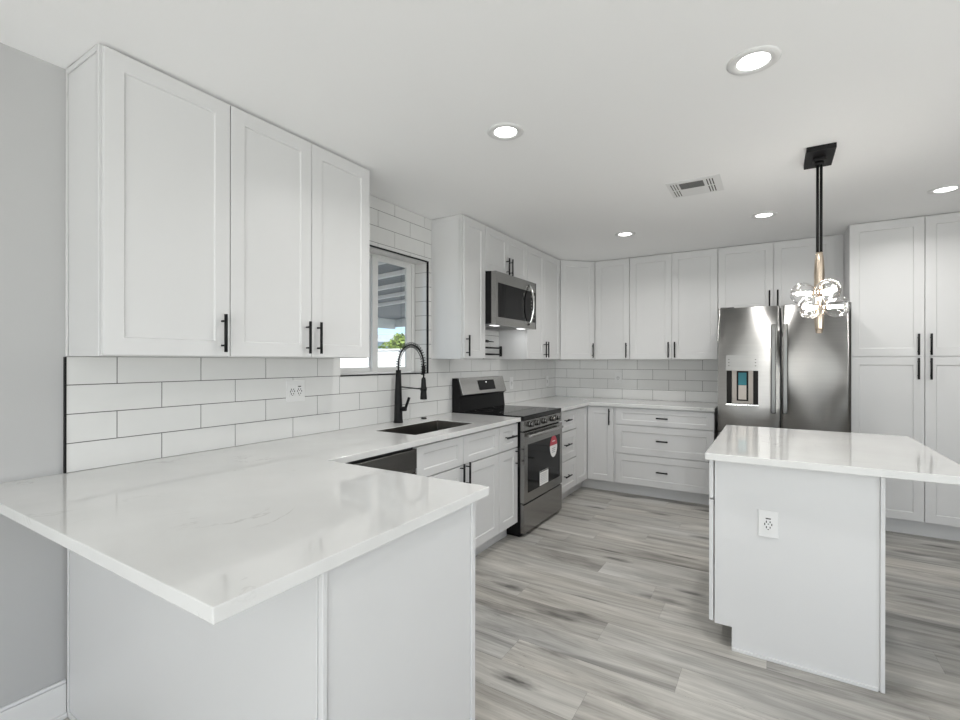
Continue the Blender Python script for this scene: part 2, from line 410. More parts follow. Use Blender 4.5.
# ------------------------------------------------------------------ tiles
def tile_sheet(rects, holes, u_phase, gx=.333, gz=.1108, grout=.0034):
    """axis-aligned tile rectangles (u0,u1,z0,z1) of a half-offset bond, cut to the rects and round the holes"""
    out = []
    for (U0, U1, Z0, Z1) in rects:
        k = int((Z0-ZC)/gz)-1
        while ZC+k*gz < Z1:
            za, zb = ZC+k*gz, ZC+(k+1)*gz
            ph = u_phase+(gx/2 if k % 2 else 0)
            i = math.floor((U0-ph)/gx)-1
            while ph+i*gx < U1:
                ua, ub = ph+i*gx, ph+(i+1)*gx
                cells = [(max(ua+grout/2, U0), min(ub-grout/2, U1), max(za+grout/2, Z0), min(zb-grout/2, Z1))]
                for (h0, h1, v0, v1) in holes:
                    new = []
                    for (a, b_, c, d_) in cells:
                        if a >= h1 or b_ <= h0 or c >= v1 or d_ <= v0: new.append((a, b_, c, d_)); continue
                        if a < h0: new.append((a, h0, c, d_))
                        if b_ > h1: new.append((h1, b_, c, d_))
                        if c < v0: new.append((max(a, h0), min(b_, h1), c, v0))
                        if d_ > v1: new.append((max(a, h0), min(b_, h1), v1, d_))
                    cells = new
                out += [c for c in cells if c[1]-c[0] > .003 and c[3]-c[2] > .003]
                i += 1
            k += 1
    return out
TY = 5.434
hole = (WY0, WY1, WZ0, WZ1)
tl = MB()
ZT0 = ZC+.001
rects = [(.713, 1.998, ZT0, ZU-.002), (1.998, 2.962, ZT0, H-.003), (2.962, 3.281, ZT0, ZU-.002), (3.281, 4.036, ZT0, 1.625), (4.036, TY, ZT0, ZU-.002)]
for (a, b_, c, d_) in tile_sheet(rects, [hole], .7090):
    tl.box(.0035, .0095, a, b_, c, d_, 0)
for (a, b_, c, d_) in [rects[0], rects[2], rects[3], rects[4]]: tl.box(.0005, .0078, a, b_, c, d_, 1)
a, b_, c, d_ = rects[1]
tl.box(.0005, .0078, a, WY0, c, d_, 1); tl.box(.0005, .0078, WY1, b_, c, d_, 1); tl.box(.0005, .0078, WY0, WY1, c, WZ0, 1); tl.box(.0005, .0078, WY0, WY1, WZ1, d_, 1)
# tiled reveal of the window
for side, yy0, yy1, yg0, yg1 in (('r', WY1-.0100, WY1-.0035, WY1-.0082, WY1-.0005), ('l', WY0+.0035, WY0+.0100, WY0+.0005, WY0+.0082)):
    for k in range(0, 12):
        za, zb = max(WZ0+.011, ZC+k*.1108+.0013), min(WZ1-.011, ZC+(k+1)*.1108-.0013)
        if zb-za > .003: tl.box(-.111, -.001, yy0, yy1, za, zb, 0)
    tl.box(-.111, -.001, yg0, yg1, WZ0+.0105, WZ1-.0105, 1)
for zz0, zz1 in ((WZ0+.0005, WZ0+.0100), (WZ1-.0100, WZ1-.0005)):
    tl.box(-.111, -.001, WY0+.0005, WY1-.0005, zz0, zz1, 0)
# black metal edging
e = .0075
bk = []
tl.box(.0005, .0112, .7060, .7125, ZT0, ZU-.002, 2)
tl.box(.0012, .0135, WY1-e, WY1+.001, WZ0-.001, WZ1+.001, 2)
tl.box(.0012, .0135, WY0, WY1, WZ1-e, WZ1+.001, 2); tl.box(.0012, .0135, WY0, WY1, WZ0-.001, WZ0+e, 2)
tag(tl.build('tile_backsplash', ['tile', 'grout', 'black']), 'white subway tile backsplash along the window wall with black metal edging', 'backsplash')
tb = MB()
for (a, b_, c, d_) in tile_sheet([(.011, 1.822, ZT0, ZU-.002)], [], .157, gx=.3315):
    tb.box(a, b_, TY+.0012, TY+.0072, c, d_, 0)
tb.box(.011, 1.822, TY+.003, YB-.0005, ZT0, ZU-.002, 1)
tag(tb.build('tile_backsplash', ['tile', 'grout']), 'white subway tile backsplash on the back wall left of the fridge', 'backsplash')

# ------------------------------------------------------------------ cabinets
def shaker(x0, x1, z0, z1, st=.062, rail=None, t=.019, rec=.006):
    rail = rail or st; b = MB(); c = .003
    x0 += .0019; x1 -= .0019; z0 += .0019; z1 -= .0019
    y = -t-.001
    def ring(a, bb_, cc, dd, yy): return [(a, yy, cc), (bb_, yy, cc), (bb_, yy, dd), (a, yy, dd)]
    R = [ring(x0, x1, z0, z1, -.001), ring(x0, x1, z0, z1, y), ring(x0+st, x1-st, z0+rail, z1-rail, y), ring(x0+st+c, x1-st-c, z0+rail+c, z1-rail-c, y+rec)]
    vs = sum(R, []); fs = [(3, 2, 1, 0)]
    for r in range(3):
        for i in range(4): fs.append((r*4+i, r*4+(i+1) % 4, r*4+4+(i+1) % 4, r*4+4+i))
    fs.append((12, 13, 14, 15))
    return b.add(vs, fs)
def pull(spec):
    b = MB(); o = -.020; s = -.050; r = .0068
    if spec[0] == 'v':
        _, x, z0, z1 = spec
        b.cyl((x, s, z0), (x, s, z1), r, n=14)
        for z in (z0+.028, z1-.028): b.cyl((x, o, z), (x, s, z), .0042, n=10)
    else:
        _, x, z, L = spec; i = .024 if L > .12 else .014
        b.cyl((x-L/2, s, z), (x+L/2, s, z), r, n=14)
        for xx in (x-L/2+i, x+L/2-i): b.cyl((xx, o, z), (xx, s, z), .0042, n=10)
    return b
def fronts(root, specs, loc=None, rotz=0):
    for sp in specs:
        kind, x0, x1, z0, z1 = sp[:5]; h = z1-z0
        rail = .045 if h < .21 else .062
        st = .062 if x1-x0 > .22 else .045
        o = shaker(x0, x1, z0, z1, st, rail).build(kind, 'cab', root, bevel=.0012, seg=1, loc=loc, rotz=rotz)
        if len(sp) > 5 and sp[5]: pull(sp[5]).build('handle', 'black', o, bevel=0)
def cabinet(name, label, cat, loc, rotz, w, z0, z1, depth, specs, toe=False, hollow=False, extra=None):
    t = thing(name, label, cat, loc, rotz)
    b = MB()
    if hollow:
        b.box(0, .018, 0, depth, z0, z1); b.box(w-.018, w, 0, depth, z0, z1); b.box(.018, w-.018, 0, depth, z0, z0+.018)
        b.box(.018, w-.018, depth-.01, depth, z0+.018, z1); b.box(.018, w-.018, 0, .018, z1-.22, z1)
    else: b.box(0, w, 0, depth, z0, z1)
    if extra: extra(b)
    b.build('cabinet_box', 'cab', t, bevel=.001, seg=1)
    if toe: MB().box(0, w, .075, .09, 0, z0-.0005).build('toe_kick', 'cab', t)
    fronts(t, specs)
    return t
G = 'v'; R90 = PI/2
hU = (1.375-0, 1.533)
# upper, left of the window (facing +x: local x = world y, local -y = world +x)
def side_trim(b):        # applied strips on the exposed side
    b.box(-.005, 0, 0, .018, ZU, H-.002); b.box(-.005, 0, .275, .2905, ZU, H-.002)
    b.box(-.005, 0, .018, .275, H-.022, H-.002)
DT = H-.010
cabinet('upper_cabinet', 'wide white upper cabinet nearest the camera, single shaker door beside the grey wall', 'cabinet', (.2918, .716, 0), R90, .4525, ZU, H-.002, .2905,
        [('door', .001, .4535, ZU+.002, DT, ('v', .4175, 1.375, 1.533))], extra=side_trim)
cabinet('upper_cabinet', 'white two-door shaker upper cabinet directly left of the kitchen window', 'cabinet', (.2918, 1.1700, 0), R90, .823, ZU, H-.002, .2905,
        [('door', 0, .4195, ZU+.002, DT, ('v', .388, 1.375, 1.533)), ('door', .4195, .822, ZU+.002, DT, ('v', .455, 1.375, 1.533))])
cabinet('upper_cabinet', 'narrow white upper cabinet between the window and the microwave', 'cabinet', (.2918, 2.968, 0), R90, .310, ZU, H-.002, .2905,
        [('door', 0, .309, ZU+.002, DT, ('v', .030, 1.375, 1.533))], extra=side_trim)
cabinet('upper_cabinet', 'short white two-door cabinet directly above the microwave', 'cabinet', (.2918, 3.279, 0), R90, .759, 2.062, H-.002, .2905,
        [('door', 0, .3795, 2.064, DT, ('v', .348, 2.080, 2.225)), ('door', .3795, .758, 2.064, DT, ('v', .411, 2.080, 2.225))])
cabinet('upper_cabinet', 'white two-door upper cabinet between the microwave and the angled corner cabinet', 'cabinet', (.2918, 4.039, 0), R90, .804, ZU, H-.002, .2905,
        [('door', 0, .402, ZU+.002, DT, ('v', .372, 1.375, 1.533)), ('door', .402, .803, ZU+.002, DT, ('v', .432, 1.375, 1.533))])
# angled corner
t = thing('corner_cabinet', 'angled white upper cabinet across the inside corner of the kitchen', 'cabinet', (0, 0, 0))
MB().prism([(.0008, 4.844), (.287, 4.844), (.598, 5.155), (.598, YB-.001), (.0008, YB-.001)], ZU, H-.002).build('cabinet_box', 'cab', t, bevel=.001, seg=1)
dl = math.hypot(.2897, .2925)
fronts(t, [('door', .004, dl-.004, ZU+.002, DT, ('v', dl-.036, 1.375, 1.533))], loc=(.3123-.0145, 4.842+.0145, 0), rotz=PI/4)
YU = 5.1345+.0205
cabinet('upper_cabinet', 'white single-door upper cabinet just right of the angled corner cabinet', 'cabinet', (.6025, YU, 0), 0, .3745, ZU, H-.002, YB-YU-.001,
        [('door', 0, .374, ZU+.002, DT, ('v', .344, 1.375, 1.533))])
cabinet('upper_cabinet', 'white two-door upper cabinet on the back wall directly left of the fridge', 'cabinet', (.978, YU, 0), 0, .840, ZU, H-.002, YB-YU-.001,
        [('door', 0, .4205, ZU+.002, DT, ('v', .391, 1.375, 1.533)), ('door', .4205, .839, ZU+.002, DT, ('v', .452, 1.375, 1.533))])
cabinet('upper_cabinet', 'white two-door cabinet above the steel fridge', 'cabinet', (1.8195, YU, 0), 0, .9735, 1.800, H-.002, YB-YU-.001,
        [('door', .001, .456, 1.802, DT, ('v', .426, 1.815, 1.99)), ('door', .456, .913, 1.802, DT, ('v', .490, 1.815, 1.99))])
YP = 4.8047+.0205
cabinet('pantry_cabinet', 'tall white four-door pantry cabinet to the right of the fridge', 'cabinet', (2.7945, YP, 0), 0, .905, .125, H-.002, YB-YP-.001,
        [('door', 0, .452, 1.378, DT, ('v', .413, 1.388, 1.548)), ('door', .452, .904, 1.378, DT, ('v', .484, 1.388, 1.548)),
         ('door', 0, .452, .128, 1.377, ('v', .413, 1.205, 1.366)), ('door', .452, .904, .128, 1.377, ('v', .484, 1.205, 1.366))], toe=True)
# bases along the left wall
ZT = .882; ZB = .115; DB = .61-.012
hD = ('v', 0, 0, 0)
cabinet('sink_base_cabinet', 'white base cabinet under the sink, two false drawer fronts over two doors', 'cabinet', (.6115, 2.0225, 0), R90, .912, ZB, ZT, DB,
        [('drawer', 0, .456, .690, .872), ('drawer', .456, .912, .690, .872),
         ('door', 0, .456, ZB+.004, .686, ('v', .424, .545, .705)), ('door', .456, .912, ZB+.004, .686, ('v', .489, .545, .705))], toe=True, hollow=True)
cabinet('base_cabinet', 'narrow white base cabinet between the sink base and the range, drawer over door', 'cabinet', (.6115, 2.9355, 0), R90, .286, ZB, ZT, DB,
        [('drawer', 0, .286, .690, .872, ('h', .145, .785, .15)), ('door', 0, .286, ZB+.004, .686, ('v', .252, .545, .690))], toe=True)
cabinet('drawer_cabinet', 'white three-drawer base cabinet just beyond the range', 'cabinet', (.6115, 3.998, 0), R90, .478, ZB, ZT, DB,
        [('drawer', 0, .478, .685, .872, ('h', .215, .788, .14)), ('drawer', 0, .478, .408, .681, ('h', .215, .560, .14)), ('drawer', 0, .478, ZB+.004, .404, ('h', .215, .268, .14))], toe=True)
t = thing('corner_base_cabinet', 'white L-shaped corner base cabinet with folding doors meeting in the corner', 'cabinet', (0, 0, 0))
XF = .6115; YF = 4.8205
MB().prism([(.012, 4.478), (XF, 4.478), (XF, YF), (.923, YF), (.923, YB-.012), (.012, YB-.012)], ZB, ZT).build('cabinet_box', 'cab', t, bevel=.001, seg=1)
MB().prism([(XF-.090, 4.478), (XF-.075, 4.478), (XF-.075, YF+.075), (.923, YF+.075), (.923, YF+.090), (XF-.090, YF+.090)], 0, ZB-.0005).build('toe_kick', 'cab', t)
fronts(t, [('door', 0, .320, ZB+.004, .872)], loc=(XF, 4.478, 0), rotz=R90)
fronts(t, [('door', .0225, .293, ZB+.004, .872, ('v', .253, .695, .858))], loc=(XF, YF, 0))
cabinet('drawer_cabinet', 'wide white three-drawer base cabinet on the back wall beside the fridge', 'cabinet', (.924, YF, 0), 0, .897, ZB, ZT, YB-YF-.012,
        [('drawer', 0, .897, .708, .872, ('h', .448, .790, .105)), ('drawer', 0, .897, .420, .704, ('h', .448, .570, .105)), ('drawer', 0, .897, ZB+.004, .416, ('h', .448, .272, .105))], toe=True)

# peninsula
t = thing('peninsula_cabinet', 'white panelled peninsula base in the foreground, joined to the grey wall', 'cabinet', (0, 0, 0))
MB().prism([(.018, .7305), (1.4145, .7305), (1.4145, 1.330), (.6105, 1.330), (.6105, 1.4085), (.018, 1.4085)], ZB, ZT).build('cabinet_box', 'cab', t)
MB().box(.0165, 1.4145, .7165, .7300, .0005, ZT).box(.0165, .030, .7125, .7165, .0005, ZT).box(.030, 1.406, .7125, .7165, .0005, .022).box(1.409, 1.4145, .7140, .7165, .0005, ZT).build('back_panel', 'cab', t, bevel=.0015, seg=1)
MB().box(1.4150, 1.4255, .7165, 1.3300, .0005, ZT).box(1.4255, 1.4310, .7165, .7310, .0005, ZT).box(1.4150, 1.4310, 1.3305, 1.3520, .0005, ZT).box(1.4255, 1.4310, .7310, 1.3300, .0005, .022).build('end_panel', 'cab', t, bevel=.0015, seg=1)
MB().box(.62, 1.4145, 1.245, 1.26, 0, ZB-.0005).build('toe_kick', 'cab', t)
fronts(t, [('door', 0, .375, ZB+.004, .872, ('v', .345, .69, .85)), ('door', .375, .750, ZB+.004, .872, ('v', .405, .69, .85))], loc=(1.4140, 1.3305, 0), rotz=PI)

# island
t = thing('island_cabinet', 'white kitchen island base with a plain end panel and an outlet', 'cabinet', (0, 0, 0))
IX0, IX1, IY0, IY1 = 2.043, 2.664, 2.500, 3.530
MB().box(IX0, IX1-.016, IY0+.012, IY1, .105, ZT).box(IX0+.072, IX1-.016, IY0+.012, IY1, .0005, .105).build('cabinet_box', 'cab', t)
n_ = MB()
n_.add([(IX0, IY0, .105), (IX0+.073, IY0, .105), (IX0+.073, IY0, .0005), (IX1-.016, IY0, .0005), (IX1-.016, IY0, ZT), (IX0, IY0, ZT),
        (IX0, IY0+.0118, .105), (IX0+.073, IY0+.0118, .105), (IX0+.073, IY0+.0118, .0005), (IX1-.016, IY0+.0118, .0005), (IX1-.016, IY0+.0118, ZT), (IX0, IY0+.0118, ZT)],
       [(0, 1, 2, 3, 4, 5), (11, 10, 9, 8, 7, 6), (0, 6, 7, 1), (1, 7, 8, 2), (2, 8, 9, 3), (3, 9, 10, 4), (4, 10, 11, 5), (5, 11, 6, 0)])
n_.box(IX0+.073, IX1-.022, IY0-.010, IY0, .0005, .014)
n_.build('end_panel', 'cab', t, bevel=.001, seg=1)
MB().box(IX1-.0155, IX1, IY0-.008, IY1, .0005, ZT).build('back_panel', 'cab', t, bevel=.0012, seg=1)
fronts(t, [('drawer', 0, .515, .690, .872), ('drawer', .515, 1.028, .690, .872), ('door', 0, .515, .110, .686), ('door', .515, 1.028, .110, .686)],
       loc=(IX0-.004, IY1-.001, 0), rotz=-R90)

# ------------------------------------------------------------------ countertops
ZQ = ZC-.0308
b = MB(); xs = [.0006, .213, .530, .6563, 1.4585]; ys = [.4584, 1.3944, 2.136, 2.763, 3.225]
b.slab(xs, ys, lambda x, y: (y < 1.3944 or x < .6563) and not (.213 < x < .530 and 2.136 < y < 2.763), ZQ, ZC)
tag(b.build('countertop', 'quartz', weld=True, bevel=.002, seg=2), 'large white veined quartz countertop running from the foreground peninsula past the sink', 'countertop')
b = MB(); b.slab([.0006, .6563, 1.826], [3.993, 4.783, YB-.0008], lambda x, y: x < .6563 or y > 4.783, ZQ, ZC)
tag(b.build('countertop', 'quartz', weld=True, bevel=.002, seg=2), 'white quartz countertop turning the far corner between the range and the fridge', 'countertop')
tag(MB().box(2.0094, 2.9346, 2.4293, 3.590, ZQ, ZC).build('countertop', 'quartz', bevel=.002, seg=2), 'white quartz top of the island under the pendant light', 'countertop')

# ------------------------------------------------------------------ sink, faucet
t = thing('kitchen_sink', 'undermount stainless steel sink set in the counter below the window', 'sink', (.3715, 2.4495, 0))
b = MB(); a, c, zb, zt, k = .1550, .3100, .672, ZC-.0025, .010
ins = [(-a, -c), (a, -c), (a, c), (-a, c)]; bot = [(-a+k, -c+k), (a-k, -c+k), (a-k, c-k), (-a+k, c-k)]; out = [(-a-.0025, -c-.0025), (a+.0025, -c-.0025), (a+.0025, c+.0025), (-a-.0025, c+.0025)]
vs = [(x, y, zt) for x, y in ins]+[(x, y, zb) for x, y in bot]+[(x, y, zt) for x, y in out]+[(x, y, zb-.004) for x, y in [(p[0]*.97, p[1]*.98) for p in out]]
fs = [(4, 5, 6, 7), (12, 15, 14, 13)]
for i in range(4):
    j = (i+1) % 4
    fs += [(i, j, 4+j, 4+i), (i, 8+i, 8+j, j), (8+i, 12+i, 12+j, 8+j)]
b.add(vs, fs); b.build('bowl', 'sink', t, bevel=.004)
MB().lathe([(.0001, .004), (.030, .004), (.042, .006), (.046, .001)], (-.02, .0, zb), 24).build('drain', 'chrome', t)

t = thing('kitchen_faucet', 'matte black spring pull-down kitchen faucet behind the sink', 'faucet', (.080, 2.500, ZC))
MB().lathe([(.0001, .001), (.033, .001), (.033, .008), (.030, .010), (.029, .03), (.0275, .10), (.0240, .19), (.0200, .30), (.0180, .362), (.0001, .363)], n=28).build('body', 'black', t)
MB().cyl((.020, .0, .095), (.058, .014, .098), .016, n=18).cyl((.052, .012, .098), (.078, .022, .175), .0095, n=14).build('lever', 'black', t)
arc = []; ZA = .40; RA = .110
arc.append((0, 0, .355)); arc.append((0, 0, .38))
for i in range(21):
    q = PI-PI*i/20; arc.append((RA+RA*math.cos(q), 0, ZA+RA*1.22*math.sin(q)))
arc += [(2*RA, 0, .37), (2*RA, 0, .33), (2*RA, 0, .30)]
MB().tube(arc, .0058, n=10).build('hose', 'black', t)
# spring coil around the hose
def resample(pts, n):
    P = [Vector(p) for p in pts]; L = [0]
    for i in range(1, len(P)): L.append(L[-1]+(P[i]-P[i-1]).length)
    out = []
    for k in range(n+1):
        s_ = L[-1]*k/n; i = max(1, next((j for j in range(1, len(L)) if L[j] >= s_-1e-9), len(L)-1))
        f = (s_-L[i-1])/(L[i]-L[i-1]); out.append((P[i-1].lerp(P[i], f), (P[i]-P[i-1]).normalized()))
    return out
coil = []; rs = resample(arc[1:-1], 860); turns = 28
for k, (p, d_) in enumerate(rs):
    u = Vector((0, 1, 0)); w = d_.cross(u).normalized(); a_ = 2*PI*turns*k/860
    coil.append(p+(u*math.cos(a_)+w*math.sin(a_))*.0165)
MB().tube(coil, .0024, n=5).build('spring', 'black', t)
MB().cyl((2*RA, 0, .395), (2*RA, 0, .340), .0125, .0125, n=16).lathe([(.0001, .315), (.0115, .315), (.0150, .300), (.0185, .240), (.0225, .185), (.0235, .170), (.0001, .169)], (2*RA, 0, 0), 24).build('spray_head', 'black', t)
MB().cyl((.015, 0, .248), (2*RA-.018, 0, .238), .0042, n=10).lathe([(.0195, .228), (.0225, .228), (.0225, .248), (.0195, .248)], (2*RA, 0, 0), 20).build('holder_arm', 'black', t)
tag(MB().lathe([(.0001, .009), (.016, .009), (.0195, .006), (.0215, .0006), (.0001, .0005)], (0, 0, 0), 22).build('air_switch', 'black', loc=(.085, 2.775, ZC)), 'small round black button on the counter right of the faucet', 'switch')

# pot filler on the wall behind the range
t = thing('pot_filler', 'black folding wall faucet on the tiles below the microwave', 'faucet', (.0100, 3.62, 1.43))
MB().cyl((0, 0, 0), (.009, 0, 0), .030, n=24).cyl((.009, 0, 0), (.060, 0, 0), .011, n=16).cyl((.060, 0, -.045), (.060, 0, .055), .013, n=16).build('mount', 'black', t)
MB().cyl((.060, .005, .030), (.060, .330, .030), .0085, n=14).build('upper_arm', 'black', t)
MB().cyl((.060, .340, -.048), (.060, .340, .048), .0135, n=16).build('elbow', 'black', t)
MB().cyl((.060, .335, -.030), (.060, .02, -.030), .0085, n=14).cyl((.060, .020, -.022), (.060, .020, -.075), .009, n=14).build('lower_arm', 'black', t)
MB().cyl((.060, 0.0, .055), (.060, 0.0, .100), .012, n=14).cyl((.060, .0, .090), (.060, .105, .088), .015, .012, n=14).cyl((.060, .105, .088), (.060, .205, .086), .0045, n=10).build('valve_lever', 'black', t)

# ------------------------------------------------------------------ dishwasher
t = thing('dishwasher', 'stainless steel dishwasher at the inside corner of the peninsula', 'dishwasher', (.6115, 1.413, 0), R90)
MB().box(.002, .604, .004, .565, .10, .876).box(.01, .596, .075, .09, .0005, .099).build('tub', 'gap', t)
MB().box(.004, .602, -.0260, .0035, .108, .735).box(.004, .602, -.0225, .0035, .735, .758).box(.004, .602, -.0290, .0035, .758, .864).build('door', 'dsteel', t, bevel=.004)
MB().box(.09, .515, -.030, -.0265, .742, .754).build('pocket_handle', 'chrome', t, bevel=.001)

# ------------------------------------------------------------------ range  (local x = world y, -y = towards the room)
RXF = .675
t = thing('range', 'freestanding stainless electric range with black glass cooktop', 'range', (RXF, 3.236, 0), R90)
RW_ = .757
b = MB()
b.box(.001, RW_-.001, .030, .650, .012, .8850, 0)
b.box(.012, RW_-.012, .045, .63, .0005, .0118, 0)
b.build('body', 'black', t, bevel=.002)
MB().box(0, RW_, .004, .662, .886, .9215).build('cooktop', 'blackgloss', t, bevel=.004)
for (cx_, cy_, r_) in ((.20, .20, .105), (.20, .47, .075), (.56, .20, .085), (.56, .47, .105)):
    fr = MB()
    fr.lathe([(r_-.0018, .0003), (r_, .0003)], (cx_, cy_, .9216), 40, smooth=False)
    fr.build('burner_ring', 'grey', t)
b = MB(); b.box(0, RW_, .002, .0295, .806, .8850); b.build('control_panel', 'rsteel', t, bevel=.003)
for yk in (3.301, 3.419, 3.557, 3.732, 3.835):
    x = yk-3.2065+.012
    k_ = MB().cyl((x, .0015, .850), (x, -.010, .850), .024, .023, n=24).cyl((x, -.010, .850), (x, -.030, .850), .0200, .0175, n=24)
    k_.box(x-.003, x+.003, -.034, -.030, .834, .866)
    k_.build('knob', 'dsteel', t)
# oven door
od = MB(); z0, z1, gx0, gx1, gz0, gz1 = .262, .796, .060, .700, .330, .700
od.box(0.002, gx0, -.004, .0295, z0, z1); od.box(gx1, RW_-.002, -.004, .0295, z0, z1)
od.box(gx0, gx1, -.004, .0295, z0, gz0); od.box(gx0, gx1, -.004, .0295, gz1, z1)
od_ = od.build('oven_door', 'rsteel', t, weld=True)
MB().box(gx0+.001, gx1-.001, -.001, .020, gz0+.001, gz1-.001).build('door_glass', 'blackgloss', od_)
b = MB(); b.cyl((.035, -.036, .768), (RW_-.080, -.036, .768), .0125, n=18)
for x in (.060, RW_-.105): b.box(x-.010, x+.010, -.036, -.0042, .759, .777)
b.build('handle', 'steel', od_, bevel=.002)
dr = MB().box(.002, RW_-.002, -.002, .0295, .030, .246).box(.002, RW_-.002, .010, .0295, .246, .254).build('storage_drawer', 'rsteel', t, bevel=.003)
# backguard, sloped face
prof = [(.577, .9218), (.660, .9218), (.660, 1.195), (.610, 1.195), (.566, 1.055), (.590, 1.040)]
b = MB(); n = len(prof)
b.add([(0, y, z) for y, z in prof]+[(RW_, y, z) for y, z in prof], [list(range(n)), list(range(n, 2*n))[::-1]]+[(i, n+i, n+(i+1) % n, (i+1) % n) for i in range(n)])
bg_ = b.build('backguard', 'black', t, bevel=.002)
def slope(x, s_, off):  # point on the sloped face
    y = .566+(.610-.566)*s_; z = 1.055+(1.195-1.055)*s_; nrm = Vector((0, -(1.195-1.055), .610-.566)).normalized()
    return (x, y+nrm.y*off, z+nrm.z*off)
def slope_plate(x0, x1, s0, s1, o0, o1):
    v = [slope(x0, s0, o0), slope(x1, s0, o0), slope(x1, s1, o0), slope(x0, s1, o0), slope(x0, s0, o1), slope(x1, s0, o1), slope(x1, s1, o1), slope(x0, s1, o1)]
    return MB().add(v, [(0, 3, 2, 1), (4, 5, 6, 7), (0, 1, 5, 4), (1, 2, 6, 5), (2, 3, 7, 6), (3, 0, 4, 7)])
pn = slope_plate(.012, RW_-.001, .0, 1.0, .0005, .010).build('backguard_panel', 'steel', t, bevel=.003)
dp = slope_plate(.285, .560, .20, .80, .0102, .013).build('display', 'blackgloss', pn)
slope_plate(.413, .422, .64, .69, .0131, .0138).build('indicator', 'tasklamp', dp)
# stickers on the oven glass
ov = MB(); cx_, cz_ = .568, .612; hw, hh = .078, .092
def oval(z_lo, z_hi, m, off=0.0):
    pts = []
    n = 40
    for i in range(n):
        a_ = 2*PI*i/n; x, z = cx_+hw*math.cos(a_), cz_+hh*math.sin(a_); pts.append((x, min(max(z, z_lo), z_hi)))
    uniq = [p for i, p in enumerate(pts) if (Vector(p)-Vector(pts[i-1])).length > 1e-4]
    n = len(uniq)
    ov.add([(x, -.0014-off, z) for x, z in uniq]+[(x, -.0022-off, z) for x, z in uniq], [list(range(n)), list(range(n, 2*n))[::-1]]+[(i, (i+1) % n, n+(i+1) % n, n+i) for i in range(n)], m)
oval(cz_+.010, 9, 0); oval(-9, cz_+.010, 1)
for i in range(3): ov.box(cx_-.035, cx_+.035, -.0027, -.0023, cz_-.020-.016*i, cz_-.014-.016*i, 2)
ov.box(cx_-.030, cx_+.030, -.0027, -.0023, cz_+.040, cz_+.048, 1)
ov.build('oval_sticker', ['red', 'paper', 'ink'], od_)['label'] = 'oval sticker, red above and white below'
pl = MB().box(.285, .455, -.0024, -.0014, .332, .448, 0)
for i in range(6): pl.box(.300, .435, -.0029, -.0025, .350+.014*i, .353+.014*i, 1)
pl.box(.287, .453, -.0029, -.0025, .439, .446, 2)
pl.build('paper_label', ['paper', 'ink', 'black'], od_)['label'] = 'white printed paper label'

# ------------------------------------------------------------------ microwave
t = thing('microwave', 'over-the-range stainless microwave hung under the short cabinet', 'microwave', (.386, 3.281, 1.632), R90)
mw, mh = .754, .426
b = MB(); b.box(0, mw, .0225, .384, .008, mh); b.build('body', 'black', t, bevel=.002)
b = MB(); z0, z1, x0, x1 = .060, .336, .036, .600
b.box(0, x0, -.018, .022, .0, mh-.002); b.box(x0, .748, -.018, .022, z1, mh-.002); b.box(x0, .748, -.018, .022, 0, z0); b.box(.740, mw, -.018, .022, 0, mh-.002); b.box(.742,.748,-.018,.022,z0,z1)
dr = b.build('door', 'rsteel', t)
MB().box(x0+.0005, .7395, -.016, .018, z0+.0005, z1-.0005).build('door_glass', 'blackgloss', dr)
for r in range(6):
    for q in range(3): MB().box(.655+q*.024, .670+q*.024, -.0172, -.0162, .095+r*.030, .105+r*.030).build('keypad_button', 'grey', t)
MB().box(.650, .728, -.0172, -.0162, .285, .308).build('clock_display', 'grey', t)
hd = MB(); pts = []
for i in range(17):
    s_ = i/16; pts.append((.600, -.020-.045*math.sin(PI*s_)**.7, .030+.360*s_))
hd.tube(pts, .0115, n=12); hd.build('handle', 'chrome', dr)
MB().box(.02, mw-.02, .03, .370, .0015, .0078).box(.10, .30, .10, .30, -.0015, .0012).box(.45, .65, .10, .30, -.0015, .0012).build('underside_vent', 'grey', t)
MB().box(.575, .665, .050, .095, -.0022, .0010).build('task_light', 'tasklamp', t)
MB().box(.095, .185, .050, .095, -.0022, .0010).build('task_light', 'tasklamp', t)
for x in (.62, .14):
    light('microwave_light', 'AREA', (x, .073, -.006), (0, .35, -1), .35, (1, 1, 1), .05, parent=t)

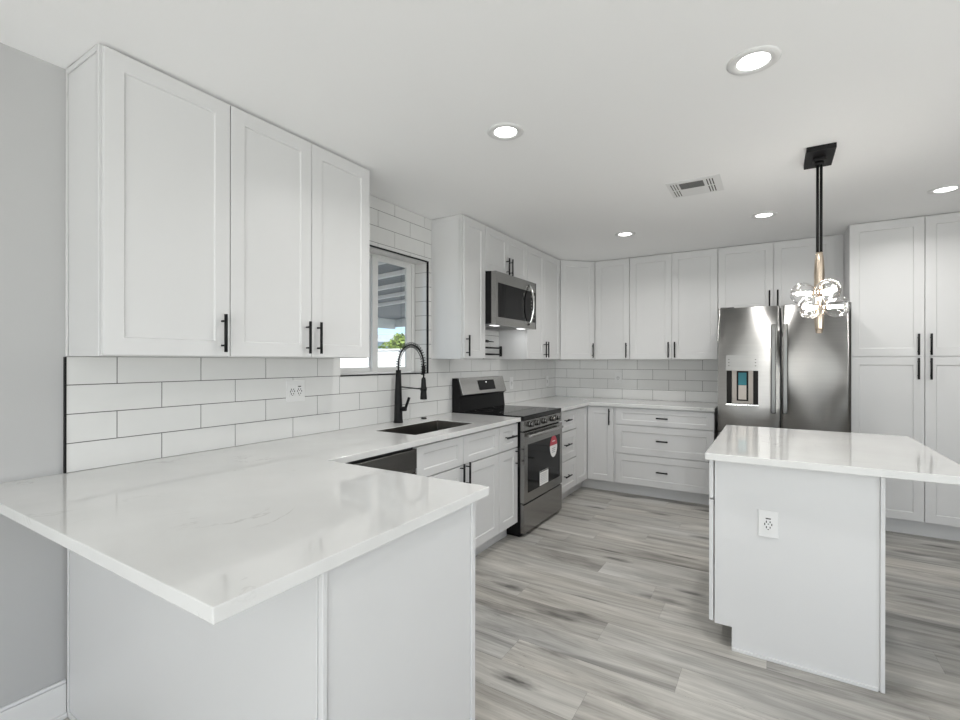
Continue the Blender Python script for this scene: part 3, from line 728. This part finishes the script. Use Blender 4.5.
# ------------------------------------------------------------------ refrigerator
FYF = 4.500
t = thing('refrigerator', 'stainless french-door refrigerator with a water dispenser', 'refrigerator', (1.874, FYF, 0))
FW = .902; FT = 1.784
b = MB(); b.box(.004, FW-.004, .075, .800, .030, FT-.012); b.box(.05, FW-.05, .10, .78, .0005, .030)
b.build('case', 'fside', t, bevel=.004)
def door_skin(x0, x1, z0, z1, bow=.005, cut=None, n=18):
    """door with a softly bowed front, optional rectangular opening"""
    m = MB(); xs_ = [x0+(x1-x0)*i/n for i in range(n+1)]
    zs_ = [z0, z1]
    if cut:
        xs_ = sorted(xs_+[cut[0], cut[1]]); zs_ = [z0, cut[2], cut[3], z1]
    Y = lambda x: bow*(2*(x-x0)/(x1-x0)-1)**4
    N_ = len(xs_)
    inside = lambda x, z: cut and cut[0] < x < cut[1] and cut[2] < z < cut[3]
    for i in range(N_-1):
        for j in range(len(zs_)-1):
            a, b_, c, d_ = xs_[i], xs_[i+1], zs_[j], zs_[j+1]
            if b_-a < 1e-6 or inside((a+b_)/2, (c+d_)/2): continue
            m.add([(a, Y(a), c), (b_, Y(b_), c), (b_, Y(b_), d_), (a, Y(a), d_)], [(0, 1, 2, 3)], 0, True)
    B = .068
    m.add([(x0, Y(x0), z0), (x0, B, z0), (x0, B, z1), (x0, Y(x0), z1)], [(0, 1, 2, 3)])
    m.add([(x1, Y(x1), z0), (x1, B, z0), (x1, B, z1), (x1, Y(x1), z1)], [(3, 2, 1, 0)])
    for z, fl in ((z0, 1), (z1, 0)):
        vs = [(x, Y(x), z) for x in xs_]+[(x1, B, z), (x0, B, z)]
        m.add(vs, [list(range(len(vs)))], 0)
    m.add([(x0, B, z0), (x1, B, z0), (x1, B, z1), (x0, B, z1)], [(0, 1, 2, 3)])
    return m
DX0, DX1, DZ0, DZ1 = .068, .298, .985, 1.391
ld = door_skin(.001, .4465, .750, FT, cut=(DX0, DX1, DZ0, 1.272)).build('door', 'fsteel', t)
rd = door_skin(.4555, FW-.001, .750, FT).build('door', 'fsteel', t)
fd = door_skin(.001, FW-.001, .075, .735).build('freezer_drawer', 'fsteel', t)
b = MB()
def rounded_bar(m, x0, x1, y0, y1, z0, z1): m.box(x0, x1, y0, y1, z0, z1)
for dd, x in ((ld, .403), (rd, .482)):
    m_ = MB(); m_.box(x-.017, x+.017, -.062, -.040, .925, 1.635)
    for z in (.955, 1.605): m_.box(x-.010, x+.010, -.041, .004, z-.014, z+.014)
    m_.build('handle', 'hsteel', dd, bevel=.006, seg=3)
m_ = MB(); m_.box(.08, FW-.08, -.058, -.036, .655, .687)
for x in (.13, FW-.13): m_.box(x-.014, x+.014, -.037, .004, .662, .680)
m_.build('handle', 'hsteel', fd, bevel=.006, seg=3)
# dispenser in the left door
ds = MB()
ds.box(DX0-.004, DX1+.004, -.006, .010, 1.276, DZ1, 0)         # control strip
ds.box(DX0-.004, DX1+.004, -.012, .014, 1.262, 1.276, 1)
ds.box(DX0-.004, DX1+.004, -.020, .014, DZ0-.014, DZ0, 1)
ds.box(DX0, DX1, .052, .058, DZ0, 1.262, 2)
ds.box(DX0, DX0+.036, .006, .052, DZ0, 1.262, 3); ds.box(DX1-.036, DX1, .006, .052, DZ0, 1.262, 3)
for k_ in range(3):
    for x in (DX0+.012, DX1-.024): ds.box(x, x+.010, -.0108, -.0100, 1.300+k_*.026, 1.304+k_*.026, 3)
dsp = ds.build('dispenser', ['fsteel', 'fsteel', 'taupe', 'dark'], ld, bevel=0)
MB().box(.142, .226, .022, .051, 1.010, 1.258).build('paddle_housing', 'dark', dsp)
MB().box(.155, .213, .012, .0218, 1.022, 1.140).build('paddle', 'taupe', dsp)
MB().box(DX0-.002, DX1+.002, -.0225, -.0202, DZ0-.009, DZ0-.001).build('drip_ledge', 'chrome', dsp)
MB().box(.155, .213, .012, .0218, 1.142, 1.245).build('protective_film', 'teal', dsp)
for x in (.02, FW-.12): MB().box(x, x+.10, .02, .10, FT-.011, FT+.010).build('hinge_cover', 'fside', t)

# ------------------------------------------------------------------ outlets
def outlet_face(b, cx, cz, w=.034, usb=True):
    b.box(cx-w/2, cx+w/2, -.0075, -.0048, cz-.034, cz+.034, 0)
    zz = cz+.026
    if usb: b.box(cx-.010, cx+.010, -.0078, -.0070, cz+.022, cz+.027, 1)
    for s_ in (.010, -.014):
        b.box(cx-.0090, cx-.0052, -.0079, -.0070, cz+s_-.005, cz+s_+.005, 1); b.box(cx+.0052, cx+.0090, -.0079, -.0070, cz+s_-.004, cz+s_+.004, 1)
        b.cyl((cx, -.0070, cz+s_-.010), (cx, -.0079, cz+s_-.0105), .0034, n=10, m=1, smooth=False)
    b.box(cx-.0155, cx-.0115, -.0079, -.0070, cz-.006, cz+.004, 1); b.box(cx+.0115, cx+.0155, -.0079, -.0070, cz-.006, cz+.004, 1)
def outlet(label, loc, rotz, gangs=1, group=None, style='usb'):
    t = thing('wall_outlet', label, 'outlet', loc, rotz, group)
    w = .078 if gangs == 1 else .122
    MB().box(-w/2, w/2, -.005, 0, -.060, .060).build('cover_plate', 'plastic', t, bevel=.002)
    xs_ = [0] if gangs == 1 else [-.023, .023]
    for i, x in enumerate(xs_):
        b = MB(); outlet_face(b, x, 0, usb=(i == len(xs_)-1 and style == 'usb')); b.build('receptacle', ['plastic', 'slot'], t)
    return t
outlet('single white outlet with USB on the end panel of the island', (2.260, IY0-.0003, .611), 0)
outlet('double white outlet on the tiles below the two-door upper cabinet left of the window', (.0098, 1.722, 1.171), R90, 2)
outlet('white outlet on the tiles just right of the range', (.0098, 4.285, 1.115), R90, 1, style='p')
outlet('white outlet on the window wall tiles close to the inside corner', (.0098, 5.18, 1.105), R90, 1, style='p')
outlet('small white outlet on the back wall tiles above the wide drawers', (.775, TY+.0008, 1.150), 0, 1, style='p')

# ------------------------------------------------------------------ ceiling lights
def down_light(loc, label):
    t = thing('recessed_light', label, 'ceiling light', loc, 0, 'round recessed ceiling lights')
    MB().lathe([(.054, -.0025), (.062, -.0070), (.080, -.0060), (.088, -.0010), (.088, -.0002), (.054, -.0002)], n=48).build('trim_ring', 'plastic', t)
    MB().lathe([(.0001, -.0042), (.040, -.0030), (.0538, -.0022)], n=48, smooth=True).build('lens', 'lens', t)
    light('lamp', 'AREA', (0, 0, -.012), (0, 0, -1), 6.5, (1, .985, .96), .115, parent=t, spread=156)
    return t
L0 = down_light((2.216, 2.012, H), 'large recessed ceiling light nearest the camera, above the walkway')
for x, y, lb in ((1.183, 2.012, 'recessed ceiling light in front of the window cabinets, second from the camera'),
                 (1.183, 4.172, 'leftmost of the far recessed lights, near the angled corner cabinet'),
                 (2.216, 4.172, 'recessed ceiling light in front of the fridge cabinet, left of the pendant rod'),
                 (3.212, 4.150, 'recessed ceiling light at the right edge, in front of the pantry'),):
    c = copy_tree(L0); c.location = (x, y, H); c['label'] = lb

# ------------------------------------------------------------------ air vent
t = thing('air_vent', 'white metal air register in the ceiling with three louvre sections', 'vent', (1.857, 3.270, H))
b2 = MB().box(-.152, .152, -.150, .150, -.004, -.0005)
b2.build('frame', 'vent', t, bevel=.002)
# centre section: blades running along x, shade put into their colour
m_ = MB(); m_.box(-.080, .056, -.108, -.004, -.0055, -.0042, 0)
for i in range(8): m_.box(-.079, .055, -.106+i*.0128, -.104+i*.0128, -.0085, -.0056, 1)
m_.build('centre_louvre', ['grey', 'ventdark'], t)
for (xa, n) in ((-.130, 3), (.074, 3)):
    m_ = MB()
    for ya, yb in ((-.112, -.004), (.016, .126)):
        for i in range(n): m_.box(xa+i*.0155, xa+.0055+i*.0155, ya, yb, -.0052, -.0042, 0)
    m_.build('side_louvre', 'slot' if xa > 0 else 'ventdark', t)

# ------------------------------------------------------------------ pendant
t = thing('pendant_light', 'black and brass pendant with a cluster of clear glass globes over the island', 'pendant light', (2.485, 3.096, H))
MB().box(-.063, .063, -.125, .138, -.026, -.0005).box(-.028, .028, -.028, .028, -.044, -.026).build('canopy', 'black', t, bevel=.002)
MB().cyl((-.0078, 0, -.042), (-.0078, 0, -.532), .0066, n=14).cyl((.0078, 0, -.042), (.0078, 0, -.532), .0066, n=14).cyl((0, 0, -.044), (0, 0, -.062), .020, n=18).build('rod', 'black', t)
stem = MB().lathe([(.0001, -.522), (.015, -.522), (.0165, -.535), (.0205, -.570), (.0235, -.63), (.0235, -.70), (.0215, -.742), (.0001, -.743)], n=28)
stem.lathe([(.0001, -.752), (.0185, -.752), (.0185, -.795), (.0215, -.800), (.0215, -.88), (.0195, -.925), (.014, -.950), (.0001, -.952)], n=28)
stem.cyl((0, 0, -.743), (0, 0, -.752), .012, n=14)
stem.build('stem', 'brass', t)
fwd = Vector((-.525, .851, 0)); rt = Vector((.851, .525, 0))
base = Vector((0, 0, -.775))
# six globes round the hub at alternating heights
gl = []
for i in range(6):
    a_ = 2*PI*i/6-.066; rad = .073
    gl.append(Vector((rad*math.cos(a_), rad*math.sin(a_),   .040 if i % 2 else -.040)))
gl = [g_+base for g_ in gl]
for i, g_ in enumerate(gl):
    dirv = Vector((g_.x, g_.y, 0)).normalized()
    tip = Vector((0, 0, g_.z))+dirv*.022
    s_ = MB().cyl(Vector((0, 0, g_.z)), tip, .010, n=12)
    s_.cyl(tip, tip+dirv*.012, .013, n=14)
    s_.build('socket', 'brass', t)
    MB().cyl(tip+dirv*.0125, tip+dirv*.080, .0085, n=12).build('bulb', 'led', t)
    MB().sphere(g_, .058, 32, 20).build('globe', 'globe', t)

# ------------------------------------------------------------------ outside
struct(MB().box(-40, -.17, -20, 45, -.35, -.15).build('trim_1', 'ground')).name = 'ground'
bpy.data.objects['ground']['label'] = 'pale yard ground outside the window'
t = thing('patio_cover', 'grey boarded patio roof on white rafters outside the window', 'patio cover', (-.17, 0, 0))
b = MB(); sl = math.tan(math.radians(3.1)); XO = -5.3
def roofpt(x, z): return z+x*sl
b.add([(0, .5, 2.62), (XO, .5, 2.62+XO*sl), (XO, 8.7, 2.62+XO*sl), (0, 8.7, 2.62), (0, .5, 2.66), (XO, .5, 2.66+XO*sl), (XO, 8.7, 2.66+XO*sl), (0, 8.7, 2.66)],
      [(0, 3, 2, 1), (4, 5, 6, 7), (0, 1, 5, 4), (1, 2, 6, 5), (2, 3, 7, 6), (3, 0, 4, 7)])
b.build('roof_boards', 'patioceil', t)
for i in range(10):
    y = 2.93+i*.61-.61*3
    MB().add([(-.001, y, 2.565), (XO, y, 2.565+XO*sl), (XO, y+.06, 2.565+XO*sl), (-.001, y+.06, 2.565), (-.001, y, 2.619), (XO, y, 2.619+XO*sl), (XO, y+.06, 2.619+XO*sl), (-.001, y+.06, 2.619)],
      [(0, 3, 2, 1), (4, 5, 6, 7), (0, 1, 5, 4), (1, 2, 6, 5), (2, 3, 7, 6), (3, 0, 4, 7)]).build('rafter', 'white', t)
MB().box(XO-.06, XO-.001, .5, 8.7, 2.10, 2.38).box(XO-.06, -.001, 8.701, 8.76, 2.15, 2.40).build('fascia_beam', 'white', t)
for y in (.7, 4.4): MB().box(XO-.09, XO-.001, y, y+.1, -.149, 2.0995).build('post', 'white', t)
tag(MB().box(-16, -.5, 10.2, 10.4, -.15, 1.64).box(-16, -.5, 10.17, 10.43, 1.64, 1.68).build('garden_wall', 'stucco'), 'white stucco garden wall behind the patio', 'wall')
t = thing('house', 'pale blue neighbouring house seen through the window', 'house', (-14.5, 18.5, -.15))
MB().box(-4, 3.5, -3, 4, 0, 2.3).build('house_wall', 'bluehouse', t)
b = MB().add([(-4.4, -3.4, 2.301), (3.9, -3.4, 2.301), (3.9, 4.4, 2.301), (-4.4, 4.4, 2.301), (-2, .5, 2.9), (1.5, .5, 2.9)], [(0, 3, 2, 1), (0, 1, 5, 4), (1, 2, 5), (2, 3, 4, 5), (3, 0, 4)])
b.build('roof', 'roof', t)
def bush(loc, r, n, label):
    rnd = random.Random(5); m = MB()
    for i in range(n):
        v = Vector((rnd.gauss(0, 1), rnd.gauss(0, 1), rnd.gauss(0, 1))).normalized()*(rnd.random()**.4)
        p = Vector((v.x*r[0], v.y*r[1], v.z*r[2]))*(1+.18*math.sin(5*v.x+3*v.z)*math.cos(4*v.y))
        q = Matrix.Rotation(rnd.uniform(0, 6.3), 4, Vector((rnd.gauss(0, 1), rnd.gauss(0, 1), rnd.gauss(0, 1))).normalized())
        s_ = rnd.uniform(.05, .10)
        m.add([p+(q @ Vector(w))*s_ for w in ((0, -1, 0), (.45, 0, .1), (0, 1, 0), (-.45, 0, .1))], [(0, 1, 2, 3)])
    t = thing('bush', label, 'bush', loc)
    m.build('foliage', 'leaf', t)
    MB().cyl((0, 0, -loc[2]-.15), (0, 0, 0), .07, .03, n=8).build('trunk', 'roof', t)
bush((-7.6, 11.5, 1.45), (.75, .7, .68), 4200, 'leafy green bush above the garden wall outside')
